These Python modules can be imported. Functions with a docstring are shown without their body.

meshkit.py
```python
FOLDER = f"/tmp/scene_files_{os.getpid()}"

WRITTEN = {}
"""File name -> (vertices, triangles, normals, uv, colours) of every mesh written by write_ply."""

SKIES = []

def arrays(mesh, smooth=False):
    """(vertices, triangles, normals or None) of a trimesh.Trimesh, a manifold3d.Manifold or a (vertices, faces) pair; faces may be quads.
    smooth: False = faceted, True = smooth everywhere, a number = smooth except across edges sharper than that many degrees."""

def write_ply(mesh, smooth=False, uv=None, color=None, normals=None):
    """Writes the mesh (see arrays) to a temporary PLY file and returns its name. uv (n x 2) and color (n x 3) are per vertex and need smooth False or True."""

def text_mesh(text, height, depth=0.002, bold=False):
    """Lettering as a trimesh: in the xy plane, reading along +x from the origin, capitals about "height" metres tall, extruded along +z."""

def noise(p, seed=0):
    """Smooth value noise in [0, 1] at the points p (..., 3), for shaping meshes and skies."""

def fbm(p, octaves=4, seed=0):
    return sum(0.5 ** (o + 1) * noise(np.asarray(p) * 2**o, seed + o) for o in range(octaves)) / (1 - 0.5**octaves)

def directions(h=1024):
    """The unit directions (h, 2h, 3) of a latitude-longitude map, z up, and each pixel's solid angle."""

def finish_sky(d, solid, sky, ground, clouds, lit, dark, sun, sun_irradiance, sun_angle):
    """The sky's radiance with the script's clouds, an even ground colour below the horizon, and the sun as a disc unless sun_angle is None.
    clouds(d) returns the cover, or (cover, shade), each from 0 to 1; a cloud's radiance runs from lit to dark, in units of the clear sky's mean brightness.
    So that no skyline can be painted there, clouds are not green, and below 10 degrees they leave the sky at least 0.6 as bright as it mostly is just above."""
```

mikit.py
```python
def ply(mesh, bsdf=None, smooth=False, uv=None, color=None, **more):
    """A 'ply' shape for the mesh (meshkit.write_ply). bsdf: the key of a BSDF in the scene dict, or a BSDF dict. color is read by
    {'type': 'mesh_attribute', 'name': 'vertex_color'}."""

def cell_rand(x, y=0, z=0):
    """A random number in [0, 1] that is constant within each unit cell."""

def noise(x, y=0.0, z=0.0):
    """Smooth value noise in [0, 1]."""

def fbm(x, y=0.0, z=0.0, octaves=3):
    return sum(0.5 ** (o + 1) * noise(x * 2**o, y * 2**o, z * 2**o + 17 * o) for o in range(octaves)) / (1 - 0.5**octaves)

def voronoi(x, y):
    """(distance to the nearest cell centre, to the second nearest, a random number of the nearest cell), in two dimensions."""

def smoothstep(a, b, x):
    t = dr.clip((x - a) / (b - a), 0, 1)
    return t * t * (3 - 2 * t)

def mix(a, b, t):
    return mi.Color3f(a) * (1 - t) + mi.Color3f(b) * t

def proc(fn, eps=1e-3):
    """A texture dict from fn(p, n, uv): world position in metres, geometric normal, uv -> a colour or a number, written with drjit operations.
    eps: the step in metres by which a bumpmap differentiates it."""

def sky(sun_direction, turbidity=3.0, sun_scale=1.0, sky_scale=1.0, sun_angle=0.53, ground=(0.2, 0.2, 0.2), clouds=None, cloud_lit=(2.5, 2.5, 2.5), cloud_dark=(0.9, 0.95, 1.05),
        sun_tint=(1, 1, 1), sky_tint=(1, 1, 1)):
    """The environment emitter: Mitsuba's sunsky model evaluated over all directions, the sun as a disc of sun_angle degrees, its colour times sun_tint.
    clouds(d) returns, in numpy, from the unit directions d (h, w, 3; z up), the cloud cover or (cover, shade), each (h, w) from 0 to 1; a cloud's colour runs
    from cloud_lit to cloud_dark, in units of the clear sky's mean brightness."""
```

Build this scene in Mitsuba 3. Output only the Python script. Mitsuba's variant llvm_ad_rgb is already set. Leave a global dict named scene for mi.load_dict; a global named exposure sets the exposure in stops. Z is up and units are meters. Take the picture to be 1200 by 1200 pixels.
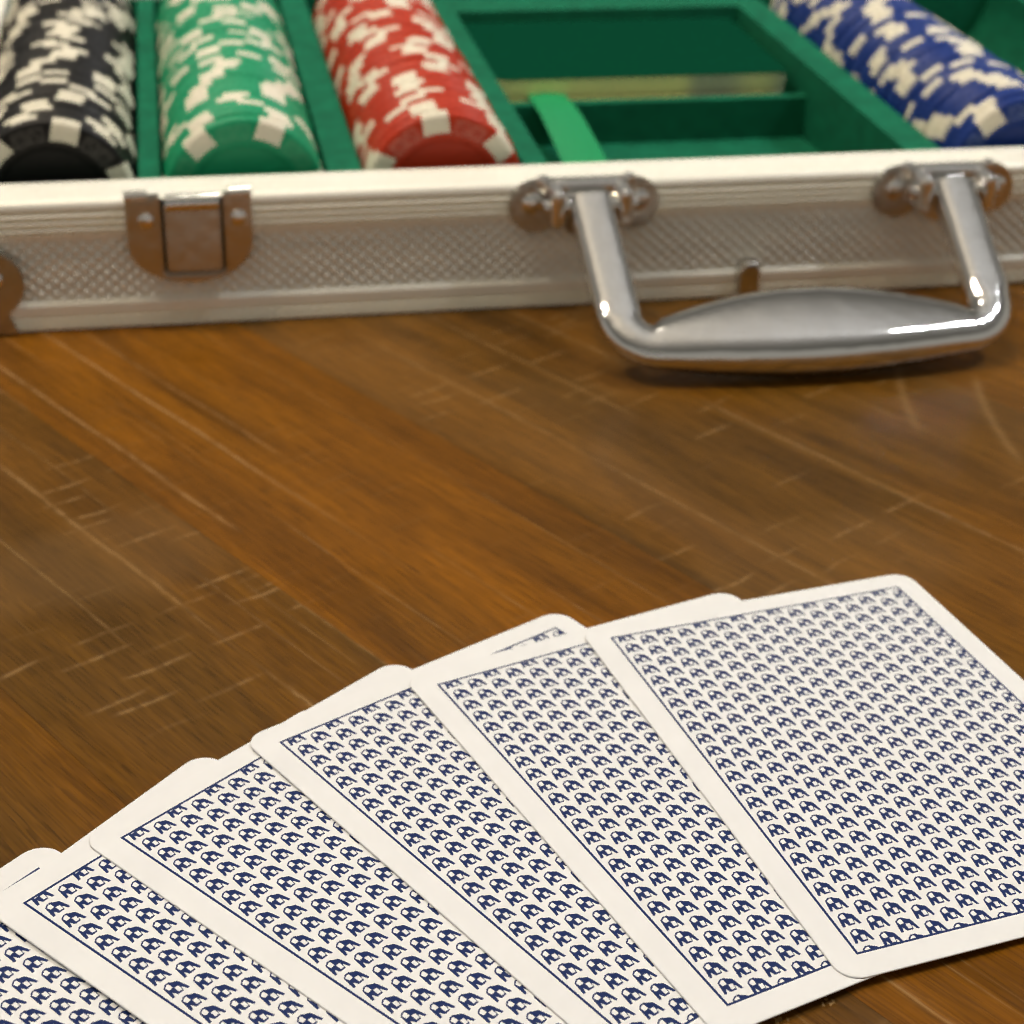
import math, random
import numpy as np, trimesh, mitsuba as mi, drjit as dr, mikit, meshkit
from shapely.geometry import Polygon, Point, LineString, box as sbox
from shapely.ops import unary_union
import manifold3d as m3

random.seed(7); rng = np.random.default_rng(7)
T = mi.ScalarTransform4f
MM = 0.001
scene, labels = {}, {}
exposure = 3.0        # lights are given in dim-room units; three stops open

# ------------------------------------------------------------------ camera
H_CAM, PITCH, ROLL, FPX = 0.166446, 0.507792, 0.025078, 2146.86
fw = np.array([0, math.cos(PITCH), -math.sin(PITCH)])
u0 = np.array([0, math.sin(PITCH), math.cos(PITCH)])
cam_up = -math.sin(ROLL) * np.array([1., 0, 0]) + math.cos(ROLL) * u0
eye = np.array([0, 0, H_CAM])
scene['camera'] = {'type': 'thinlens', 'fov': math.degrees(2 * math.atan(600 / FPX)), 'fov_axis': 'x',
    'to_world': T().look_at(origin=eye.tolist(), target=(eye + fw).tolist(), up=cam_up.tolist()),
    'aperture_radius': 0.00103, 'focus_distance': 0.247, 'near_clip': 0.01, 'far_clip': 50.0}

# ------------------------------------------------------------------ light: warm ceiling globes, one cooler lamp, room bounce
def rgb(*c): return {'type': 'rgb', 'value': list(c)}
scene['room_light'] = {'type': 'constant', 'radiance': rgb(0.305 / 8, 0.292 / 8, 0.258 / 8)}
def lamp(key, pos, r, col, label, group=None):
    scene[key] = {'type': 'sphere', 'center': list(pos), 'radius': r, 'emitter': {'type': 'area', 'radiance': rgb(*[c / 8 for c in col])}}
    labels[key] = {'label': label, 'category': 'lamp'}
    if group: labels[key]['group'] = group
def cluster(key, label, pos, ring, n, r, col):
    """a hanging lamp with n small bulbs in a ring, each bulb a part"""
    for i in range(n):
        a = 2 * math.pi * (i + .3) / n
        scene[f'{key}__bulb' + (f'_{i:03d}' if i else '')] = {'type': 'sphere', 'center': [pos[0] + ring * math.cos(a), pos[1] + ring * math.sin(a), pos[2]], 'radius': r,
            'emitter': {'type': 'area', 'radiance': rgb(*[c / 8 for c in col])}}
    labels[key] = {'label': label, 'category': 'lamp'}
cluster('chandelier', 'warm three-bulb lamp hanging overhead on the left, out of frame', (-0.60, 0.27, 1.10), .13, 3, .034, (140, 124, 101))
cluster('chandelier_001', 'cool white two-bulb lamp hanging overhead on the right, out of frame', (0.72, 0.52, 1.05), .10, 2, .040, (170, 172, 176))
lamp('lamp_globe', (-0.24, 0.33, 1.16), .050, (120, 98, 68), 'amber lamp globe overhead just left of the case, out of frame')
lamp('lamp_globe_001', (-0.12, 1.00, 1.25), .058, (74, 67, 56), 'warm lamp globe overhead behind the case, out of frame')

scene['ceiling'] = {'type': 'cube', 'to_world': T().translate([0, .4, 1.67]) @ T().scale([2.6, 2.6, .02]), 'bsdf': {'type': 'diffuse', 'reflectance': rgb(.32, .32, .315)}}
labels['ceiling'] = {'label': 'plain white ceiling above the lamps, out of frame', 'kind': 'structure'}

# ------------------------------------------------------------------ helpers
def put(key, mesh, bsdf, smooth=False, to_world=None, **kw):
    d = mikit.ply(mesh, bsdf, smooth, **kw)
    if to_world is not None: d['to_world'] = to_world
    return put_dict(key, d)
def put_dict(key, d):
    k, i = key, 0
    while k in scene: i += 1; k = f'{key}_{i:03d}'
    scene[k] = d
    return k
def numbered(key):
    k, i = key, 0
    while k in labels: i += 1; k = f'{key}_{i:03d}'
    return k
def tag(key, label, cat=None, group=None, kind=None):
    labels[key] = {a: b for a, b in dict(label=label, category=cat, group=group, kind=kind).items() if b}
cat_mesh = trimesh.util.concatenate
def extrude(poly, h, bevel=0.0, seg=3):
    """polygon in xy extruded from z=0 to h with a rounded upper edge."""
    if bevel <= 0: return trimesh.creation.extrude_polygon(poly, h, engine='earcut')
    parts = None
    lay = []
    for i in range(seg + 1):
        a = i / seg * math.pi / 2
        lay.append((bevel * (1 - math.cos(a)), h - bevel + bevel * math.sin(a)))
    man = None
    # hull-free: stack thin slabs, unioned
    prev = 0.0
    for off, z in lay:
        g = poly.buffer(-off, join_style=1) if off > 0 else poly
        if g.is_empty or z - prev < 1e-6: prev = z; continue
        geoms = getattr(g, 'geoms', [g])
        for q in geoms:
            e = trimesh.creation.extrude_polygon(q, z, engine='earcut'); lay_m = to_man(e)
            man = lay_m if man is None else man + lay_m
        prev = z
    return from_man(man)
def to_man(m):
    return m3.Manifold(m3.Mesh(np.asarray(m.vertices, np.float32), np.asarray(m.faces, np.uint32)))
def from_man(man):
    mm = man.to_mesh(); return trimesh.Trimesh(np.array(mm.vert_properties[:, :3], float), np.array(mm.tri_verts), process=False)
def rbox(x0, x1, y0, y1, z0, z1, r=0.4, n=12):
    s = m3.Manifold.sphere(r, n)
    pts = [s.translate((x, y, z)) for x in (x0 + r, x1 - r) for y in (y0 + r, y1 - r) for z in (z0 + r, z1 - r)]
    return from_man(m3.Manifold.batch_hull(pts))
def loft(rings, close=False):
    """rings (n, m, 3) -> closed tube with capped ends"""
    R = np.asarray(rings, float); n, m, _ = R.shape
    v = R.reshape(-1, 3); f = []
    for i in range(n - 1):
        for j in range(m):
            a, b = i * m + j, i * m + (j + 1) % m
            f += [[a, b, b + m], [a, b + m, a + m]]
    v = np.vstack([v, R[0].mean(0), R[-1].mean(0)])
    for j in range(m):
        f += [[n * m, (j + 1) % m, j], [n * m + 1, (n - 1) * m + j, (n - 1) * m + (j + 1) % m]]
    t = trimesh.Trimesh(v, f, process=False)
    if t.volume < 0: t.invert()
    return t

# ------------------------------------------------------------------ materials
P = mikit
SEAMS = [-203.0, -151.0, -98.0, -50.0, 2.0, 49.0, 98.6, 149.8, 208.0, 262.0, 311.0, 364.0, 415.0, 468.0, 520.0, 573.0, 627.0]
TONES = [.4, .8, .2, .6, .3, .55, .60, .92, .08, .78, .60, .30, .6, .3, .5, .2, .7, .4]   # greyness of each plank
CS, SN = math.cos(math.radians(-48.3)), math.sin(math.radians(-48.3))
SCR = [(98.6, .9, .55), (120.5, .55, .5), (133.8, .9, .8), (155.4, .75, .85), (171.3, .65, 1.0), (178.5, .5, .6), (186.0, .4, .5), (226.0, .9, .5), (245.5, .7, .45), (262.2, 1.0, .5), (149.9, .6, .5), (141.5, .4, .35), (110.0, .4, .35), (88.0, .4, .4), (163.5, .35, .5), (199.0, .35, .35), (288.0, .7, .4), (165.8, .3, .4), (146.2, .5, .35)]
def wood_coords(p):
    X, Y = p.x * 1000, p.y * 1000
    return CS * X + SN * Y, -SN * X + CS * Y
def ramp(t):
    g = mi.Float(TONES[0])
    for b, v in zip(SEAMS, TONES[1:]): g = dr.select(t > b, v, g)
    return g
def wear_and_pale_lines(s, t, g):
    """pale scratches: long ones along the grain, saw marks across it"""
    w = mi.Float(0)
    wob = (P.noise(s * .045, t * .02, 3) - .5) * 1.3
    for i, (t0, wd, k) in enumerate(SCR):
        on = P.smoothstep(.34, .62, P.noise(s * .03 + 13.7 * i, 5.1 * i))
        br = P.smoothstep(.25, .6, P.noise(s * .45, t * 1.2, i))
        w = dr.maximum(w, k * on * (.45 + .55 * br) * (.75 * dr.exp(-dr.square((t - t0 + wob * .5) / (wd * .34))) + .25 * dr.exp(-dr.square((t - t0 + wob * .5) / (wd * 1.1)))))
    ln = P.noise(s * .5, t * .06, 9)
    # cross saw marks, one candidate per 4.2 mm of length
    for pitch, sd in ((4.2, 0), (7.3, 40)):
        c = dr.floor(s / pitch)
        cc = dr.floor(t / 16 + P.cell_rand(c, 2 + sd) * 3)
        off = (P.cell_rand(c, cc, 5 + sd) - .5) * pitch * .6
        x = s - (c + .5) * pitch - off + (P.noise(t * .15, c) - .5) * 1.0
        tt = t / 16 + P.cell_rand(c, 2 + sd) * 3 - cc
        ext = P.smoothstep(.05, .3, tt) * P.smoothstep(.98, .7 - .3 * P.cell_rand(c, cc, 8), tt)
        st = P.smoothstep(.45, .95, P.cell_rand(c, cc, 11 + sd)) * P.smoothstep(.42, .66, P.noise(s * .026, t * .035, 21 + sd)) * ext * (.4 + .6 * P.smoothstep(.3, .6, P.noise(s * .6, t * .8, 31)))
        w = dr.maximum(w, .68 * st * (.08 + .85 * g) * dr.exp(-dr.square(x / .5)))
    # pale scuffs, then two slightly curved pale lines
    X, Y = s * CS - t * SN, s * SN + t * CS
    for x0, y0, r in ((37.0, 174.0, 1.7), (41.5, 173.2, 1.5), (35.2, 170.0, 1.6)):
        d = dr.sqrt(dr.square(X - x0) + dr.square((Y - y0) * 1.3))
        w = dr.maximum(w, 1.2 * P.smoothstep(r, r * .3, d) * P.smoothstep(.56, .66, P.noise(X * 2.1, Y * 2.6, 71)))
    for x0, ya, yb, k in ((82.7, 334, 372, .3), (99.3, 322, 368, .34)):
        e = X - x0 - dr.square(Y - 348) * .0035
        w = dr.maximum(w, k * P.smoothstep(ya, ya + 8, Y) * P.smoothstep(yb, yb - 8, Y) * dr.exp(-dr.square(e / 1.0)))
    return w
def wood_color(p, n, uv):
    s, t = wood_coords(p)
    wv = (P.noise(s * .012, t * .03, 77) - .5) * 9
    g = ramp(t)
    big = P.fbm(s * .012, (t + wv) * .09, 2, octaves=3)
    streak = P.fbm(s * .03, (t + wv) * .55, 4, octaves=3)
    fine = P.fbm(s * .16, (t + wv * .4) * 3.2, 6, octaves=2)
    pore = P.smoothstep(.66, .86, P.noise(s * .22, (t + wv * .4) * 4.5, 8))
    c = P.mix((.188, .066, .0010), (.108, .047, .0045), dr.clip(g * 1.1 + (P.noise(s * .02, t * .05, 50) - .5) * .7, 0, 1))
    c = c * (.62 + .40 * big + .36 * streak)
    dk = P.smoothstep(.48, .78, P.fbm(s * .02, (t + wv) * .16, 12, octaves=2))
    c = c * (1 - .25 * dk)
    c = c * (.72 + .56 * fine) * (1 - .22 * pore)
    w = wear_and_pale_lines(s, t, g)
    c = P.mix(c, (.46, .29, .125), dr.clip(w * .50, 0, 1))
    haze_ = P.smoothstep(.45, .8, P.noise(s * .035, t * .045, 61)) * g
    c = P.mix(c, (.26, .145, .055), .20 * haze_)
    return c
def wood_rough(p, n, uv):
    s, t = wood_coords(p)
    return .27 + .14 * P.noise(s * .05, t * .09, 15) + .10 * P.noise(s * .3, t * 1.1, 16)
def wood_bump(p, n, uv):
    s, t = wood_coords(p)
    g = ramp(t)
    return .5 + .5 * P.fbm(s * .09, t * 1.1, 6, octaves=2) - .7 * wear_and_pale_lines(s, t, g) + .35 * P.noise(s * .03, t * .12, 33)
scene['wood'] = {'type': 'bumpmap', 'arbitrary': {**mikit.proc(wood_bump, 4e-4)}, 'scale': 0.00016,
    'bsdf': {'type': 'principled', 'base_color': mikit.proc(wood_color), 'roughness': mikit.proc(wood_rough), 'specular': 0.17}}

# card back: white border, navy frame line, rows of small gabled house fronts in half-drop repeat
FA, FB = 27.318, 39.818
OUT = [(-.52, .09), (.03, .04), (.16, -.16), (.83, -.50), (.98, -.95), (1.22, -2.40), (.84, -2.42), (.61, -1.68), (.50, -1.67), (.36, -2.32), (-.57, -2.36), (-.85, -1.64), (-1.12, -2.43), (-1.50, -2.43), (-1.18, -.43)]
WIN = [(-.46, -.13), (-.24, -.22), (-.24, -1.00), (-.88, -1.10), (-1.01, -.48)]
DOOR = [(-.16, -1.17), (.46, -1.22), (.34, -2.10), (-.22, -2.08)]
def inside(x, y, poly):
    r = mi.Bool(False)
    n = len(poly)
    for i in range(n):
        (x0, y0), (x1, y1) = poly[i], poly[(i + 1) % n]
        if abs(y1 - y0) < 1e-9: continue
        hit = ((y0 > y) ^ (y1 > y)) & (x < (x1 - x0) / (y1 - y0) * (y - y0) + x0)
        r = r ^ hit
    return r
def card_color(p, n, uv):
    lx, ly = uv.x * 100 - 50, uv.y * 100 - 50
    X, Y = lx + FA, FB - ly
    c = dr.floor((X - .35) / 3.45)
    xx = X - 2.3 - 3.45 * c
    odd = c - 2 * dr.floor(c / 2)
    yr = (Y - 2.466 + 1.6575 * odd) / 3.315
    yy = -((yr - dr.floor(yr)) * 3.315 - .10)
    xh, yh = (xx + .25) / 1.03 - .25, (yy + 1.2) / 1.03 - 1.2
    xx, yy = (xx + .2) / 1.06 - .2, (yy + 1.2) / 1.06 - 1.2
    ink = inside(xx, yy, OUT) & ~inside(xh, yh, WIN) & ~inside(xh, yh, DOOR)
    infr = (X > 0) & (X < 2 * FA) & (Y > 0) & (Y < 2 * FB)
    d = dr.maximum(dr.abs(lx) - FA, dr.abs(ly) - FB)
    line = (dr.abs(d) < .19)
    ink = (ink & infr) | line
    mot = .97 + .03 * P.noise(lx * .2, ly * .2, 4)
    return dr.select(ink & (n.z > 0.5), mi.Color3f(.005, .020, .105), mi.Color3f(.83, .836, .848) * mot)
def card_bump(p, n, uv):
    lx, ly = uv.x * 100 - 50, uv.y * 100 - 50
    return .5 + .25 * (dr.sin(lx * 2 * math.pi / .75) + dr.sin(ly * 2 * math.pi / .75))
scene['card_stock'] = {'type': 'bumpmap', 'arbitrary': {**mikit.proc(card_bump, 5e-5)}, 'scale': 0.0001,
    'bsdf': {'type': 'principled', 'base_color': mikit.proc(card_color), 'roughness': 0.5, 'specular': 0.22}}

def felt_color(p, n, uv):
    a = P.fbm(p.x * 260, p.y * 260, p.z * 260, octaves=2)
    return mi.Color3f(.003, .118, .060) * (.75 + .5 * a)
scene['green_flock'] = {'type': 'principled', 'base_color': mikit.proc(felt_color), 'roughness': 0.85, 'sheen': 0.6, 'sheen_tint': 0.8, 'specular': 0.2}
scene['green_satin'] = {'type': 'twosided', 'bsdf': {'type': 'principled', 'base_color': rgb(.004, .29, .10), 'roughness': 0.42, 'sheen': 0.3, 'specular': 0.5}}
scene['aluminium'] = {'type': 'principled', 'base_color': rgb(.93, .915, .82), 'metallic': 0.12, 'roughness': 0.36, 'specular': 0.5}
def dimple_color(p, n, uv): 
    return mi.Color3f(.86, .85, .78) * (.88 + .24 * P.fbm(p.x * 90, p.y * 90, p.z * 400))
scene['dimpled_sheet'] = {'type': 'principled', 'base_color': mikit.proc(dimple_color), 'metallic': 0.35, 'roughness': 0.3}
def wavy(p, n, uv): return P.fbm(p.x * 210, p.y * 210, p.z * 210, octaves=2)
scene['chrome'] = {'type': 'bumpmap', 'arbitrary': mikit.proc(wavy, 3e-4), 'scale': 0.00013, 'bsdf': {'type': 'roughconductor', 'material': 'none', 'alpha': 0.015, 'specular_reflectance': rgb(.78, .77, .75)}}
scene['nickel'] = {'type': 'bumpmap', 'arbitrary': mikit.proc(wavy, 3e-4), 'scale': 0.00013, 'bsdf': {'type': 'roughconductor', 'material': 'none', 'alpha': 0.085, 'specular_reflectance': rgb(.56, .55, .52)}}
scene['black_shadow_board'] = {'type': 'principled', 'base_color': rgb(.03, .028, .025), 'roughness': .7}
def chip_mat(name, c, r=.38):
    scene[name] = {'type': 'principled', 'base_color': rgb(*c), 'roughness': r, 'specular': .28}
scene['chip_black'] = {'type': 'principled', 'base_color': rgb(.005, .0045, .0045), 'roughness': .42, 'specular': .25}; chip_mat('chip_green', (.008, .30, .135)); chip_mat('chip_red', (.46, .030, .006)); chip_mat('chip_blue', (.004, .030, .205)); chip_mat('chip_white', (.72, .68, .58))
chip_mat('chip_black_print', (.06, .058, .055)); chip_mat('chip_green_print', (.05, .36, .18)); chip_mat('chip_red_print', (.55, .13, .09)); chip_mat('chip_blue_print', (.08, .13, .34))
chip_mat('chip_cream', (.80, .75, .61))
scene['card_edge'] = {'type': 'diffuse', 'reflectance': mikit.proc(lambda p, n, uv: P.mix((.92, .92, .40), (.50, .54, .36), P.smoothstep(.35, .65, P.noise(p.x * 70 + 3.3, 2.0, 5.0))))}; chip_mat('card_edge_grey', (.42, .42, .30), .3); scene['deck_back'] = {'type': 'diffuse', 'reflectance': rgb(.003, .055, .028)}

# ------------------------------------------------------------------ the table: planks with bevelled seams
edges = [-360.0, -307.0, -255.0] + SEAMS + [680.0, 732.0, 785.0, 838.0, 890.0]
R2 = np.array([[CS, -SN, 0], [SN, CS, 0], [0, 0, 1]])
for i in range(len(edges) - 1):
    a, b = edges[i], edges[i + 1]
    prof = Polygon([(a + .015, -24), (b - .015, -24), (b - .015, -.03), (b - .05, 0), (a + .05, 0), (a + .015, -.03)])
    # each row of planks is two boards, butted at an uneven place
    j = [-900, rng.uniform(330, 520) if i % 2 else rng.uniform(-640, -480), 620]
    for s0, s1 in zip(j[:-1], j[1:]):
        m = trimesh.creation.extrude_polygon(prof, s1 - s0 - .2, engine='earcut')
        v = np.array(m.vertices)           # (t, z, s)
        m.vertices = np.column_stack([v[:, 2] + s0, v[:, 0], v[:, 1]]) @ R2.T * MM
        if m.volume < 0: m.invert()
        put('table__plank', m, 'wood', False)
tag('table', 'worn glossy brown wooden table top of saw-marked planks under the cards and case', 'table')

# ------------------------------------------------------------------ the fan of cards
CARDS = [  # centre x, y (mm), turn, plane z = a + b x + c y
    ('leftmost fanned card, only a white rounded corner with a bit of navy line showing', (-47.4456, 149.6496, .9432), (.05, 0, 0)),
    ('patterned card in the lower left corner of the photo, cut by the left edge', (-25.5721, 172.185, 1.0029), (1.509141, -.005409, -.007455)),
    ('third card from the left of the fan, its frame corner near the left edge', (-15.2199, 183.7161, .9032), (3.286688, -.010254, -.01505)),
    ('middle card of the seven fanned cards, cut by the bottom edge', (-5.1369, 196.1082, .8714), (3.593214, -.010287, -.015023)),
    ('third card from the right, its upper right frame corner peeking out behind the next', (12.6334, 211.1769, .7010), (3.665619, -.012397, -.013248)),
    ('second card from the right, directly under the fully visible top card', (32.5, 219.2, .5189), (3.728217, -.013858, -.011518)),
    ('rightmost top card of the fan, nearly its whole navy patterned back in view', (57.05, 228.1, .3765), (3.663815, -.015281, -.009026))]
def card_mesh():
    q = Polygon(sbox(-31.5 + 3.4, -44 + 3.4, 31.5 - 3.4, 44 - 3.4).buffer(3.4, quad_segs=10).exterior.coords)
    ring = np.array(q.exterior.coords)[:-1]
    if Polygon(ring).exterior.is_ccw is False: ring = ring[::-1]
    n = len(ring); th = .29; bv = .07
    inner = np.array([((x - np.sign(x) * 0) * (1 - bv / 31.5), y * (1 - bv / 44)) for x, y in ring])
    lay = [np.column_stack([inner, np.full(n, 0)]), np.column_stack([ring, np.full(n, bv)]), np.column_stack([ring, np.full(n, th - bv)]), np.column_stack([inner, np.full(n, th)])]
    v = np.vstack(lay + [[[0, 0, 0]], [[0, 0, th]]]); f = []
    for k in range(3):
        for i in range(n):
            a, b = k * n + i, k * n + (i + 1) % n
            f += [[a, b, b + n], [a, b + n, a + n]]
    for i in range(n):
        f += [[4 * n, (i + 1) % n, i], [4 * n + 1, 3 * n + i, 3 * n + (i + 1) % n]]
    return v, np.array(f)
cv, cf = card_mesh()
for lab, (x, y, th), (pa, pb, pc) in CARDS:
    c, s = math.cos(th), math.sin(th)
    W = np.column_stack([x + c * cv[:, 0] - s * cv[:, 1], y - .4 + s * cv[:, 0] + c * cv[:, 1], cv[:, 2]])
    W[:, 2] += pa + pb * W[:, 0] + pc * W[:, 1]
    k = put('playing_card', (W * MM, cf), 'card_stock', False, uv=(cv[:, :2] + 50) / 100)
    tag(k, lab, 'playing card', 'fanned playing cards')

# ------------------------------------------------------------------ the case (local frame: u along the front, v into depth, z up, in mm)
YAW = math.radians(10.94)
CW = T().translate([0, .3968, 0]) @ T().rotate([0, 0, 1], math.degrees(YAW)) @ T().scale(MM)
U0, U1, V1, ZT = -130.0, 252.0, 205.0, 30.4
def cput(key, mesh, bsdf, smooth=False, local=None):
    return put(key, mesh, bsdf, smooth, CW if local is None else CW @ local)
def along_u(prof, a, b):
    """profile polygon in (v, z) extruded along u"""
    m = trimesh.creation.extrude_polygon(prof, b - a, engine='earcut'); v = np.array(m.vertices)
    m.vertices = np.column_stack([v[:, 2] + a, v[:, 0], v[:, 1]])
    if m.volume < 0: m.invert()
    return m
def along_v(prof, a, b, u, sign):
    """profile in (inward distance, z) extruded along v on the end at u"""
    m = trimesh.creation.extrude_polygon(prof, b - a, engine='earcut'); v = np.array(m.vertices)
    m.vertices = np.column_stack([u + sign * v[:, 0], v[:, 2] + a, v[:, 1]])
    if m.volume < 0: m.invert()
    return m
def ridges(z0, z1, n):
    pts = []
    p = (z1 - z0) / n
    for i in range(n):
        for k in range(7):
            a = k / 6 * math.pi
            pts.append((1.15 - 1.3 * math.sin(a), z0 + p * (i + .08 + .84 * (1 - math.cos(a)) / 2)))
    return pts
arc = lambda cx, cz, r, a0, a1, n=6: [(cx + r * math.cos(math.radians(a0 + (a1 - a0) * i / n)), cz + r * math.sin(math.radians(a0 + (a1 - a0) * i / n))) for i in range(n + 1)]
top_prof = Polygon([(1.6, 21.2), (.5, 21.6), (.1, 22.6), (.38, 22.8)] + ridges(22.8, 27.7, 3) + [(.38, 27.8), (0, 28.1)] + arc(1.6, ZT - 1.6, 1.6, 180, 90) + arc(12.6, ZT - 1.0, 1.0, 90, 0) + [(13.6, 25), (2.4, 21.2)])
low_prof = Polygon([(1.8, .1), (.5, .1), (.05, .5)] + ridges(.9, 3.4, 2) + [(0, 3.7), (0, 6.0), (.35, 6.6), (1.0, 7.0), (2.4, 7.0), (6, 2), (6, .1)])
cput('poker_case__top_rail', along_u(top_prof, U0 + 1, U1 - 1), 'aluminium', 25)
cput('poker_case__bottom_rail', along_u(low_prof, U0 + 1, U1 - 1), 'aluminium', 25)
side_prof = Polygon([(1, 21.5), (0, 22), (0, ZT - 1.4)] + arc(1.4, ZT - 1.4, 1.4, 180, 90) + [(7, ZT), (7, 24), (2, 21.5)])
for u, sg, in ((U0, 1), (U1, -1)):
    cput('poker_case__side_rail', along_v(side_prof, 13.7, V1 - 12, u, sg), 'aluminium', 25)
    cput('poker_case__side_panel', rbox(min(u + sg * .8, u + sg * 2), max(u + sg * .8, u + sg * 2), 2, V1 - 2, 1, 22, .2, 8), 'aluminium')
cput('poker_case__back_rail', rbox(U0 + 1, U1 - 1, V1 - 11, V1, 1, ZT, 1.0), 'aluminium', 30)
# dimpled front sheet: staggered raised diamonds as displaced geometry
nu, nz = 1150, 46
uu, zz = np.meshgrid(np.linspace(U0 + 2, U1 - 2, nu), np.linspace(6.2, 22.2, nz), indexing='ij')
pu, pz = 3.25, 2.80
def dots(ou, oz):
    a = (((uu / pu + ou) % 1) - .5) * pu / 1.18; b = (((zz / pz + oz) % 1) - .5) * pz / .90
    return np.clip(1 - a * a - b * b, 0, 1) ** .5
hgt = np.maximum(dots(0, 0), dots(.5, .5)) * 1.0
gv = np.stack([uu, 1.75 - hgt, zz], -1).reshape(-1, 3)
ii = (np.arange(nu - 1)[:, None] * nz + np.arange(nz - 1)).ravel()
gf = np.stack([ii, ii + nz, ii + nz + 1, ii + 1], 1)
cput('poker_case__front_panel', (gv, np.vstack([gf[:, [0, 1, 2]], gf[:, [0, 2, 3]]])), 'dimpled_sheet', True)
cput('poker_case__base_board', rbox(U0 + 3, U1 - 3, 4, V1 - 3, .9, 2.4, .2, 8), 'black_shadow_board')

# tray with chip troughs and the pocket in the middle
ROWS = {'black': -104.0, 'green': -60.5, 'red': -14.0, 'blue': 129.5, 'white': 176.0, 'spare': 222.0}
CZ, CR = 22.8, 18.5
tray = m3.Manifold.cube((U1 - U0 - 14.6, V1 - 25.4, 24.4)).translate((U0 + 7.3, 13.9, 2.6))
for uc in ROWS.values():
    cyl = m3.Manifold.cylinder(176, 19.3, 19.3, 72).rotate((-90, 0, 0)).translate((uc, 16.5, CZ))
    tray = tray - cyl - m3.Manifold.cube((38.6, 176, 12)).translate((uc - 19.3, 16.5, CZ))
tray = tray - m3.Manifold.cube((90, 81, 40)).translate((11, 16.5, 7.0)) - m3.Manifold.cube((90, 67, 40)).translate((11, 101.5, 4.6)) - m3.Manifold.cube((90, 40, 9)).translate((11, 80, 18.6))
cput('poker_case__chip_tray', from_man(tray), 'green_flock', False)
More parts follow.
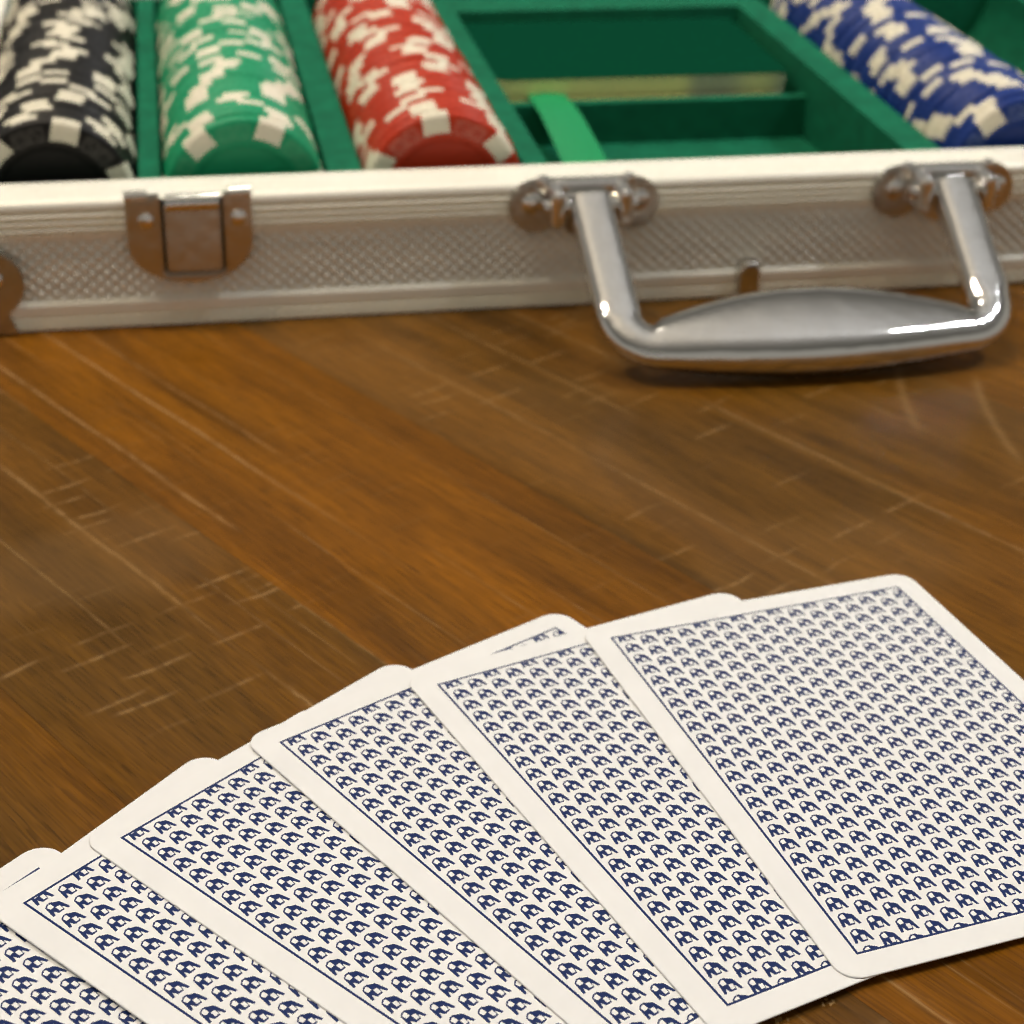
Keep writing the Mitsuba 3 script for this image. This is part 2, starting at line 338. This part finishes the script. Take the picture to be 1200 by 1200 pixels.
# satin pull ribbon from over the divider into the front pocket
cl = [(112, 21.4), (106, 20.2), (101, 19.3), (97, 18.9), (90, 18.2), (82, 16.6), (72, 14.6), (60, 12.2), (48, 10.0), (36, 8.4), (22, 7.6)]
rv = []
for k, (v, z) in enumerate(cl):
    w = 5.0 + .15 * k; uc = 26.0 + .55 * k
    for j in range(7):
        x = (j / 6 - .5) * 2
        rv.append((uc + w * x, v, z + .35 * (1 - x * x)))
rv = np.array(rv); rf = []
for k in range(len(cl) - 1):
    for j in range(6):
        a = k * 7 + j; rf += [[a, a + 1, a + 8], [a, a + 8, a + 7]]
cput('poker_case__pull_ribbon', (rv, np.array(rf)), 'green_satin', True)

# ------------------------------------------------------------------ hardware
def front_plate(poly, v_back, th, bev=.5, seg=3):
    """polygon in (u, z) as a plate standing on the front, its face towards the viewer (-v)"""
    m = extrude(poly, th, bev, seg); v = np.array(m.vertices)
    m.vertices = np.column_stack([v[:, 0], v_back - v[:, 2], v[:, 1]])
    if m.volume < 0: m.invert()
    return m
def dome(u, z, v, r, h):
    prof = [(r * math.cos(a), h * math.sin(a)) for a in np.linspace(0, math.pi / 2, 7)]
    m = trimesh.creation.revolve(np.array([(0, -.4), (r, -.4)] + prof[:-1] + [(0, h)]), sections=24)
    w = np.array(m.vertices); m.vertices = np.column_stack([u + w[:, 0], v - w[:, 2], z + w[:, 1]])
    if m.volume < 0: m.invert()
    return m
# latch on the left
lu = -74.0
plate = unary_union([sbox(lu - 13.6, 21.5, lu + 13.6, 31.6), Point(lu, 21.5).buffer(1).envelope, sbox(lu - 4, 11.2, lu + 4, 22)])
plate = unary_union([sbox(lu - 13.6, 20, lu + 13.6, 31.4), Polygon([(lu + 13.6 * math.cos(a), 20 + 9.2 * math.sin(a)) for a in np.linspace(math.pi, 2 * math.pi, 25)])]).buffer(.4).buffer(-.4)
hasp = sbox(lu - 4.3, 15.2, lu + 5.7, 29.0).buffer(1.0, quad_segs=6)
plate = plate.difference(sbox(lu - 4.75, 14.6, lu + 6.15, 33).buffer(1.4, quad_segs=6))
cput('poker_case__latch__plate', front_plate(plate, -.2, 2.6, 1.9, 5), 'nickel', 35)
cput('poker_case__latch__gap_shade_sheet', rbox(lu - 8, lu + 9, -.3, .6, 13, 30, .2, 8), 'black_shadow_board')  # dark sheet standing in for the shade in the gap round the hasp
hm = front_plate(hasp, -.4, 3.6, 1.6, 5)
hm.apply_transform(trimesh.transformations.rotation_matrix(math.radians(-2.2), [1, 0, 0], [lu, -1.5, 29]))
cput('poker_case__latch__hasp', hm, 'nickel', 35)
hb = trimesh.creation.cylinder(1.9, 11.5, sections=28); hb.apply_transform(trimesh.transformations.rotation_matrix(math.pi / 2, [0, 1, 0])); hb.apply_translation([lu + .8, -3.3, 30.2])
cput('poker_case__latch__hinge_barrel', hb, 'chrome', 40)
for s in (-1, 1):
    cput('poker_case__latch__rivet_or_glint_dome', dome(lu + .7 + s * 10.0, 26.0, -2.7, 1.9, .75), 'chrome', 40)
    kn = trimesh.creation.cylinder(1.2, 5, sections=20); kn.apply_transform(trimesh.transformations.rotation_matrix(math.pi / 2, [0, 1, 0])); kn.apply_translation([lu + s * 11.2, -1.5, 31.4])
    cput('poker_case__latch__hinge_knuckle', kn, 'chrome', 40)
tag('poker_case__latch', 'shiny latch plate with a square hasp and rounded lower edge')
# corner protector, lower left
cp = unary_union([Point(-118.6, 12.2).buffer(8.0), sbox(-130.2, 0.4, -118, 20.1), Polygon([(-130.2, .4), (-113.0, .4), (-114.5, 5), (-112.5, 9), (-120, 16)])]).buffer(.6).buffer(-.6)
cput('poker_case__corner_protector', front_plate(cp, -.1, 1.4, .6), 'nickel', 35)
cput('poker_case__corner_protector__rivet_or_glint_dome', dome(-117.0, 13.4, -1.5, 2.2, 1.3), 'chrome', 40)
# small keeper bracket below the handle
cput('poker_case__keeper', cat_mesh([rbox(52.6, 57.6, -3.0, .4, 1.6, 8.6, .6), rbox(53.2, 57.0, -4.0, -.4, 7.2, 10.2, .9)]), 'nickel', 35)

# handle: two mounts with rivets and added glint domes, clevis blocks, and a U-shaped chrome bail with a broad grip
for hu in (14.8, 101.2):
    lobes = unary_union([Point(hu - 11.2, 25.2).buffer(6.2), Point(hu + 11.2, 25.2).buffer(6.2), sbox(hu - 11, 21.5, hu + 11, 31.6), Point(hu, 23.5).buffer(6)]).buffer(1.2).buffer(-1.2)
    k = cput('poker_case__handle_mount', front_plate(lobes, -.2, 2.2, 1.7, 5), 'nickel', 35)
    cput(k + '__clevis', cat_mesh([rbox(hu - 9.4, hu - 6.0, -10.2, -1.4, 22.6, 31.4, 1.3), rbox(hu + 6.0, hu + 9.4, -10.2, -1.4, 22.6, 31.4, 1.3), rbox(hu - 8, hu + 8, -4.4, -1.2, 23, 31.8, 1.2)]), 'chrome', 40)
    pin = trimesh.creation.cylinder(1.7, 21.5, sections=24); pin.apply_transform(trimesh.transformations.rotation_matrix(math.pi / 2, [0, 1, 0])); pin.apply_translation([hu, -6.6, 27.0])
    cput(k + '__pin', pin, 'chrome', 40)
    for s in (-1, 1):
        cput(k + '__rivet_or_glint_dome', dome(hu + s * 12.4, 26.2, -2.3, 2.6, .95), 'chrome', 40)
        cput(k + '__rivet_or_glint_dome', dome(hu + s * 9.8, 31.2, -2.0, 1.6, .7), 'chrome', 40)  # extra domes added for their glints, not real rivets
# bail path in the handle plane: q along u, w outwards from the pivot
pv, pz_ = -6.6, 27.0
slope = math.atan2(20.0, 36.0)
ax_w = np.array([0, -math.cos(slope), -math.sin(slope)]); ax_n = np.array([0, -math.sin(slope), math.cos(slope)])
def plane_pt(q, w, n=0.0): return np.array([q, pv, pz_]) + w * ax_w + n * ax_n
ua, ub, wl = 14.8, 101.2, 40.5
path = []
rc = 8.0
for w in np.linspace(-1.0, wl - rc, 12): path.append((ua + 1.0 * max(w, 0) / wl, w, 1))
for a in np.linspace(0, math.pi / 2, 9)[1:]: path.append((ua + 1 + rc - rc * math.cos(a), wl - rc + rc * math.sin(a), 2))
for q in np.linspace(ua + 1 + rc, ub - 1 - rc, 33)[1:-1]: path.append((q, wl + 2.4 * math.sin(math.pi * (q - ua - 1 - rc) / (ub - ua - 2 - 2 * rc)), 0))
for a in np.linspace(math.pi / 2, 0, 9): path.append((ub - 1 - rc + rc * math.cos(a), wl - rc + rc * math.sin(a), 2))
for w in np.linspace(wl - rc, -1.0, 12)[1:]: path.append((ub - 1.0 * max(w, 0) / wl, w, 1))
path = np.array(path)
tan = np.gradient(path[:, :2], axis=0); tan /= np.linalg.norm(tan, axis=1, keepdims=True)
nor = np.column_stack([tan[:, 1], -tan[:, 0]])      # towards the inside of the U
rings = []
for (q, w, k), nv in zip(path, nor):
    f = np.clip((q - ua - 6) / (ub - ua - 12), 0, 1)
    bulge = math.sin(math.pi * f) ** .8 if (0 < f < 1 and w > wl - rc * .6) else 0
    hw_in = 4.9 + 11.5 * bulge            # half width on the inner side
    hw_out = 4.9 + 1.2 * bulge
    hn = 3.3 + 2.2 * bulge
    ring = []
    for j in range(40):
        a = 2 * math.pi * j / 40
        ca, sa = math.cos(a), math.sin(a)
        pw = .6 if k == 1 else .95
        sx = math.copysign(abs(ca) ** pw, ca); sn_ = math.copysign(abs(sa) ** pw, sa)
        o = sx * (hw_in if ca > 0 else hw_out)
        ring.append(plane_pt(q + nv[0] * o, w + nv[1] * o, sn_ * hn))
    rings.append(ring)
cput('poker_case__handle', loft(rings), 'chrome', 50)
tag('poker_case__handle', 'curved chrome carrying handle folded down onto the table')
tag('poker_case', 'aluminium poker chip case standing open with green flocked tray behind the cards', 'chip case')

# ------------------------------------------------------------------ chips
HT = 1.73
def body_mesh():
    prof = [(0, -HT + .3), (12.4, -HT + .3), (12.9, -HT), (18.3, -HT), (19.05, -HT + .35), (19.5, -HT + 1.0), (19.5, HT - 1.0), (19.05, HT - .35), (18.3, HT), (12.9, HT), (12.4, HT - .3), (0, HT - .3)]
    return trimesh.creation.revolve(np.array(prof), sections=60)
def spot_mesh(half=3.25):
    e = .06
    prof = np.array([(14.6, -HT - e), (18.32, -HT - e), (19.1, -HT + .32), (19.5 + e, -HT + .98), (19.5 + e, HT - .98), (19.1, HT - .32), (18.32, HT + e), (14.6, HT + e)])
    return loft([np.column_stack([np.sqrt(prof[:, 0] ** 2 - y * y), np.full(len(prof), y), prof[:, 1]]) for y in np.linspace(-half, half, 7)])
def die_mesh(pips):
    sq = sbox(-1.5, -1.5, 1.5, 1.5).buffer(.35, quad_segs=3)
    parts = [trimesh.creation.extrude_polygon(sq.difference(sbox(-1.25, -1.25, 1.25, 1.25)), .18, engine='earcut')]
    for x, y in pips:
        parts.append(trimesh.creation.extrude_polygon(Point(x, y).buffer(.42, quad_segs=4), .18, engine='earcut'))
    return cat_mesh(parts)
bm = body_mesh(); sm = spot_mesh()
BODY = {c: mikit.ply(bm, 'chip_' + c, 30) for c in ('black', 'green', 'red', 'blue', 'white')}
SPOT = mikit.ply(sm, 'chip_cream', 30)
DIES = {c: [mikit.ply(die_mesh(p), f'chip_{c}_print') for p in ([(-.65, .65), (0, 0), (.65, -.65)], [(-.65, -.65), (.65, .65), (-.65, .65), (.65, -.65)])] for c in ('black', 'green', 'red', 'blue')}
FACE = np.array([[1, 0, 0, 0], [0, 0, -1, 0], [0, 1, 0, 0], [0, 0, 0, 1.0]])   # chip axis (local z) points to -v, local y points up
def chip(color, uc, v, rot, front=False, dz=0.0, du=0.0, lean=(0, 0), label='', group=None):
    key = numbered('poker_chip')
    base = CW @ T().translate([uc + du, v, CZ + dz]) @ T(FACE.tolist()) @ T().scale([.95, .95, 1]) @ T().rotate([1, 0, 0], lean[0]) @ T().rotate([0, 1, 0], lean[1]) @ T().rotate([0, 0, 1], rot)
    put_dict(key + '__disc', {**BODY[color], 'to_world': base})
    if color != 'white':
        for k in range(6): put_dict(key + '__edge_spot', {**SPOT, 'to_world': base @ T().rotate([0, 0, 1], 60 * k)})
        if front:
            for k in range(6):
                for j, da in enumerate((-7, 7)):
                    r = base @ T().rotate([0, 0, 1], 60 * k + 30 + da) @ T().translate([16.2, 0, HT - .03]) @ T().rotate([0, 0, 1], -90)
                    put_dict(key + '__embossed_die', {**DIES[color][(j + k) % 2], 'to_world': r})
    tag(key, label, 'poker chip', group)
FRONT_ROT = {'black': 90 - 14, 'green': 90 - 22, 'red': 90 + 8, 'blue': 90 + 38}
ORD = ['front', 'second', 'third', 'fourth', 'fifth', 'sixth', 'seventh']
V0 = {'black': 24.0, 'green': 22.5, 'red': 21.5, 'blue': 19.0}
for color, spread in (('black', 16), ('green', 11), ('red', 13), ('blue', 15)):
    r = FRONT_ROT[color]; v = V0[color]
    for i in range(42):
        if i: r += rng.normal(0, spread * .5) if rng.random() < .28 else rng.uniform(0, 60)
        lab = f'front {color} chip at the near end of its row, its face showing' if i == 0 else f'{ORD[i]} {color} chip from the near end of the {color} row' if i < 7 else f'{color} chip with cream edge spots, beyond the seventh of the {color} row'
        chip(color, ROWS[color], v, r, i == 0, rng.normal(0, .18), rng.normal(0, .25), (rng.normal(0, .5), rng.normal(0, .5)), lab, f'{color} chips in the {color} row')
        v += 3.54 + abs(rng.normal(0, .08))

# ------------------------------------------------------------------ the low stack of cards behind the divider
def rcard(x0, x1, y0, y1, z0, z1): 
    m = trimesh.creation.extrude_polygon(sbox(x0 + 3, y0 + 3, x1 - 3, y1 - 3).buffer(3, quad_segs=6), z1 - z0, engine='earcut'); m.apply_translation([0, 0, z0]); return m
z = 6.2
deck = numbered('card_stack')
nl = 45
for i in range(nl):
    j = rng.normal(0, .25, 2)
    cput('card_stack__card', rcard(11.9 + abs(j[0]), 96.5 + j[0], 104 + j[1], 166 + j[1], z, z + .36), 'deck_back' if i == nl - 1 else 'card_edge', False)
    z += .40
tag('card_stack', 'stack of cards with pale yellowish edges in the middle pocket, crossed by green ribbon', 'card deck')
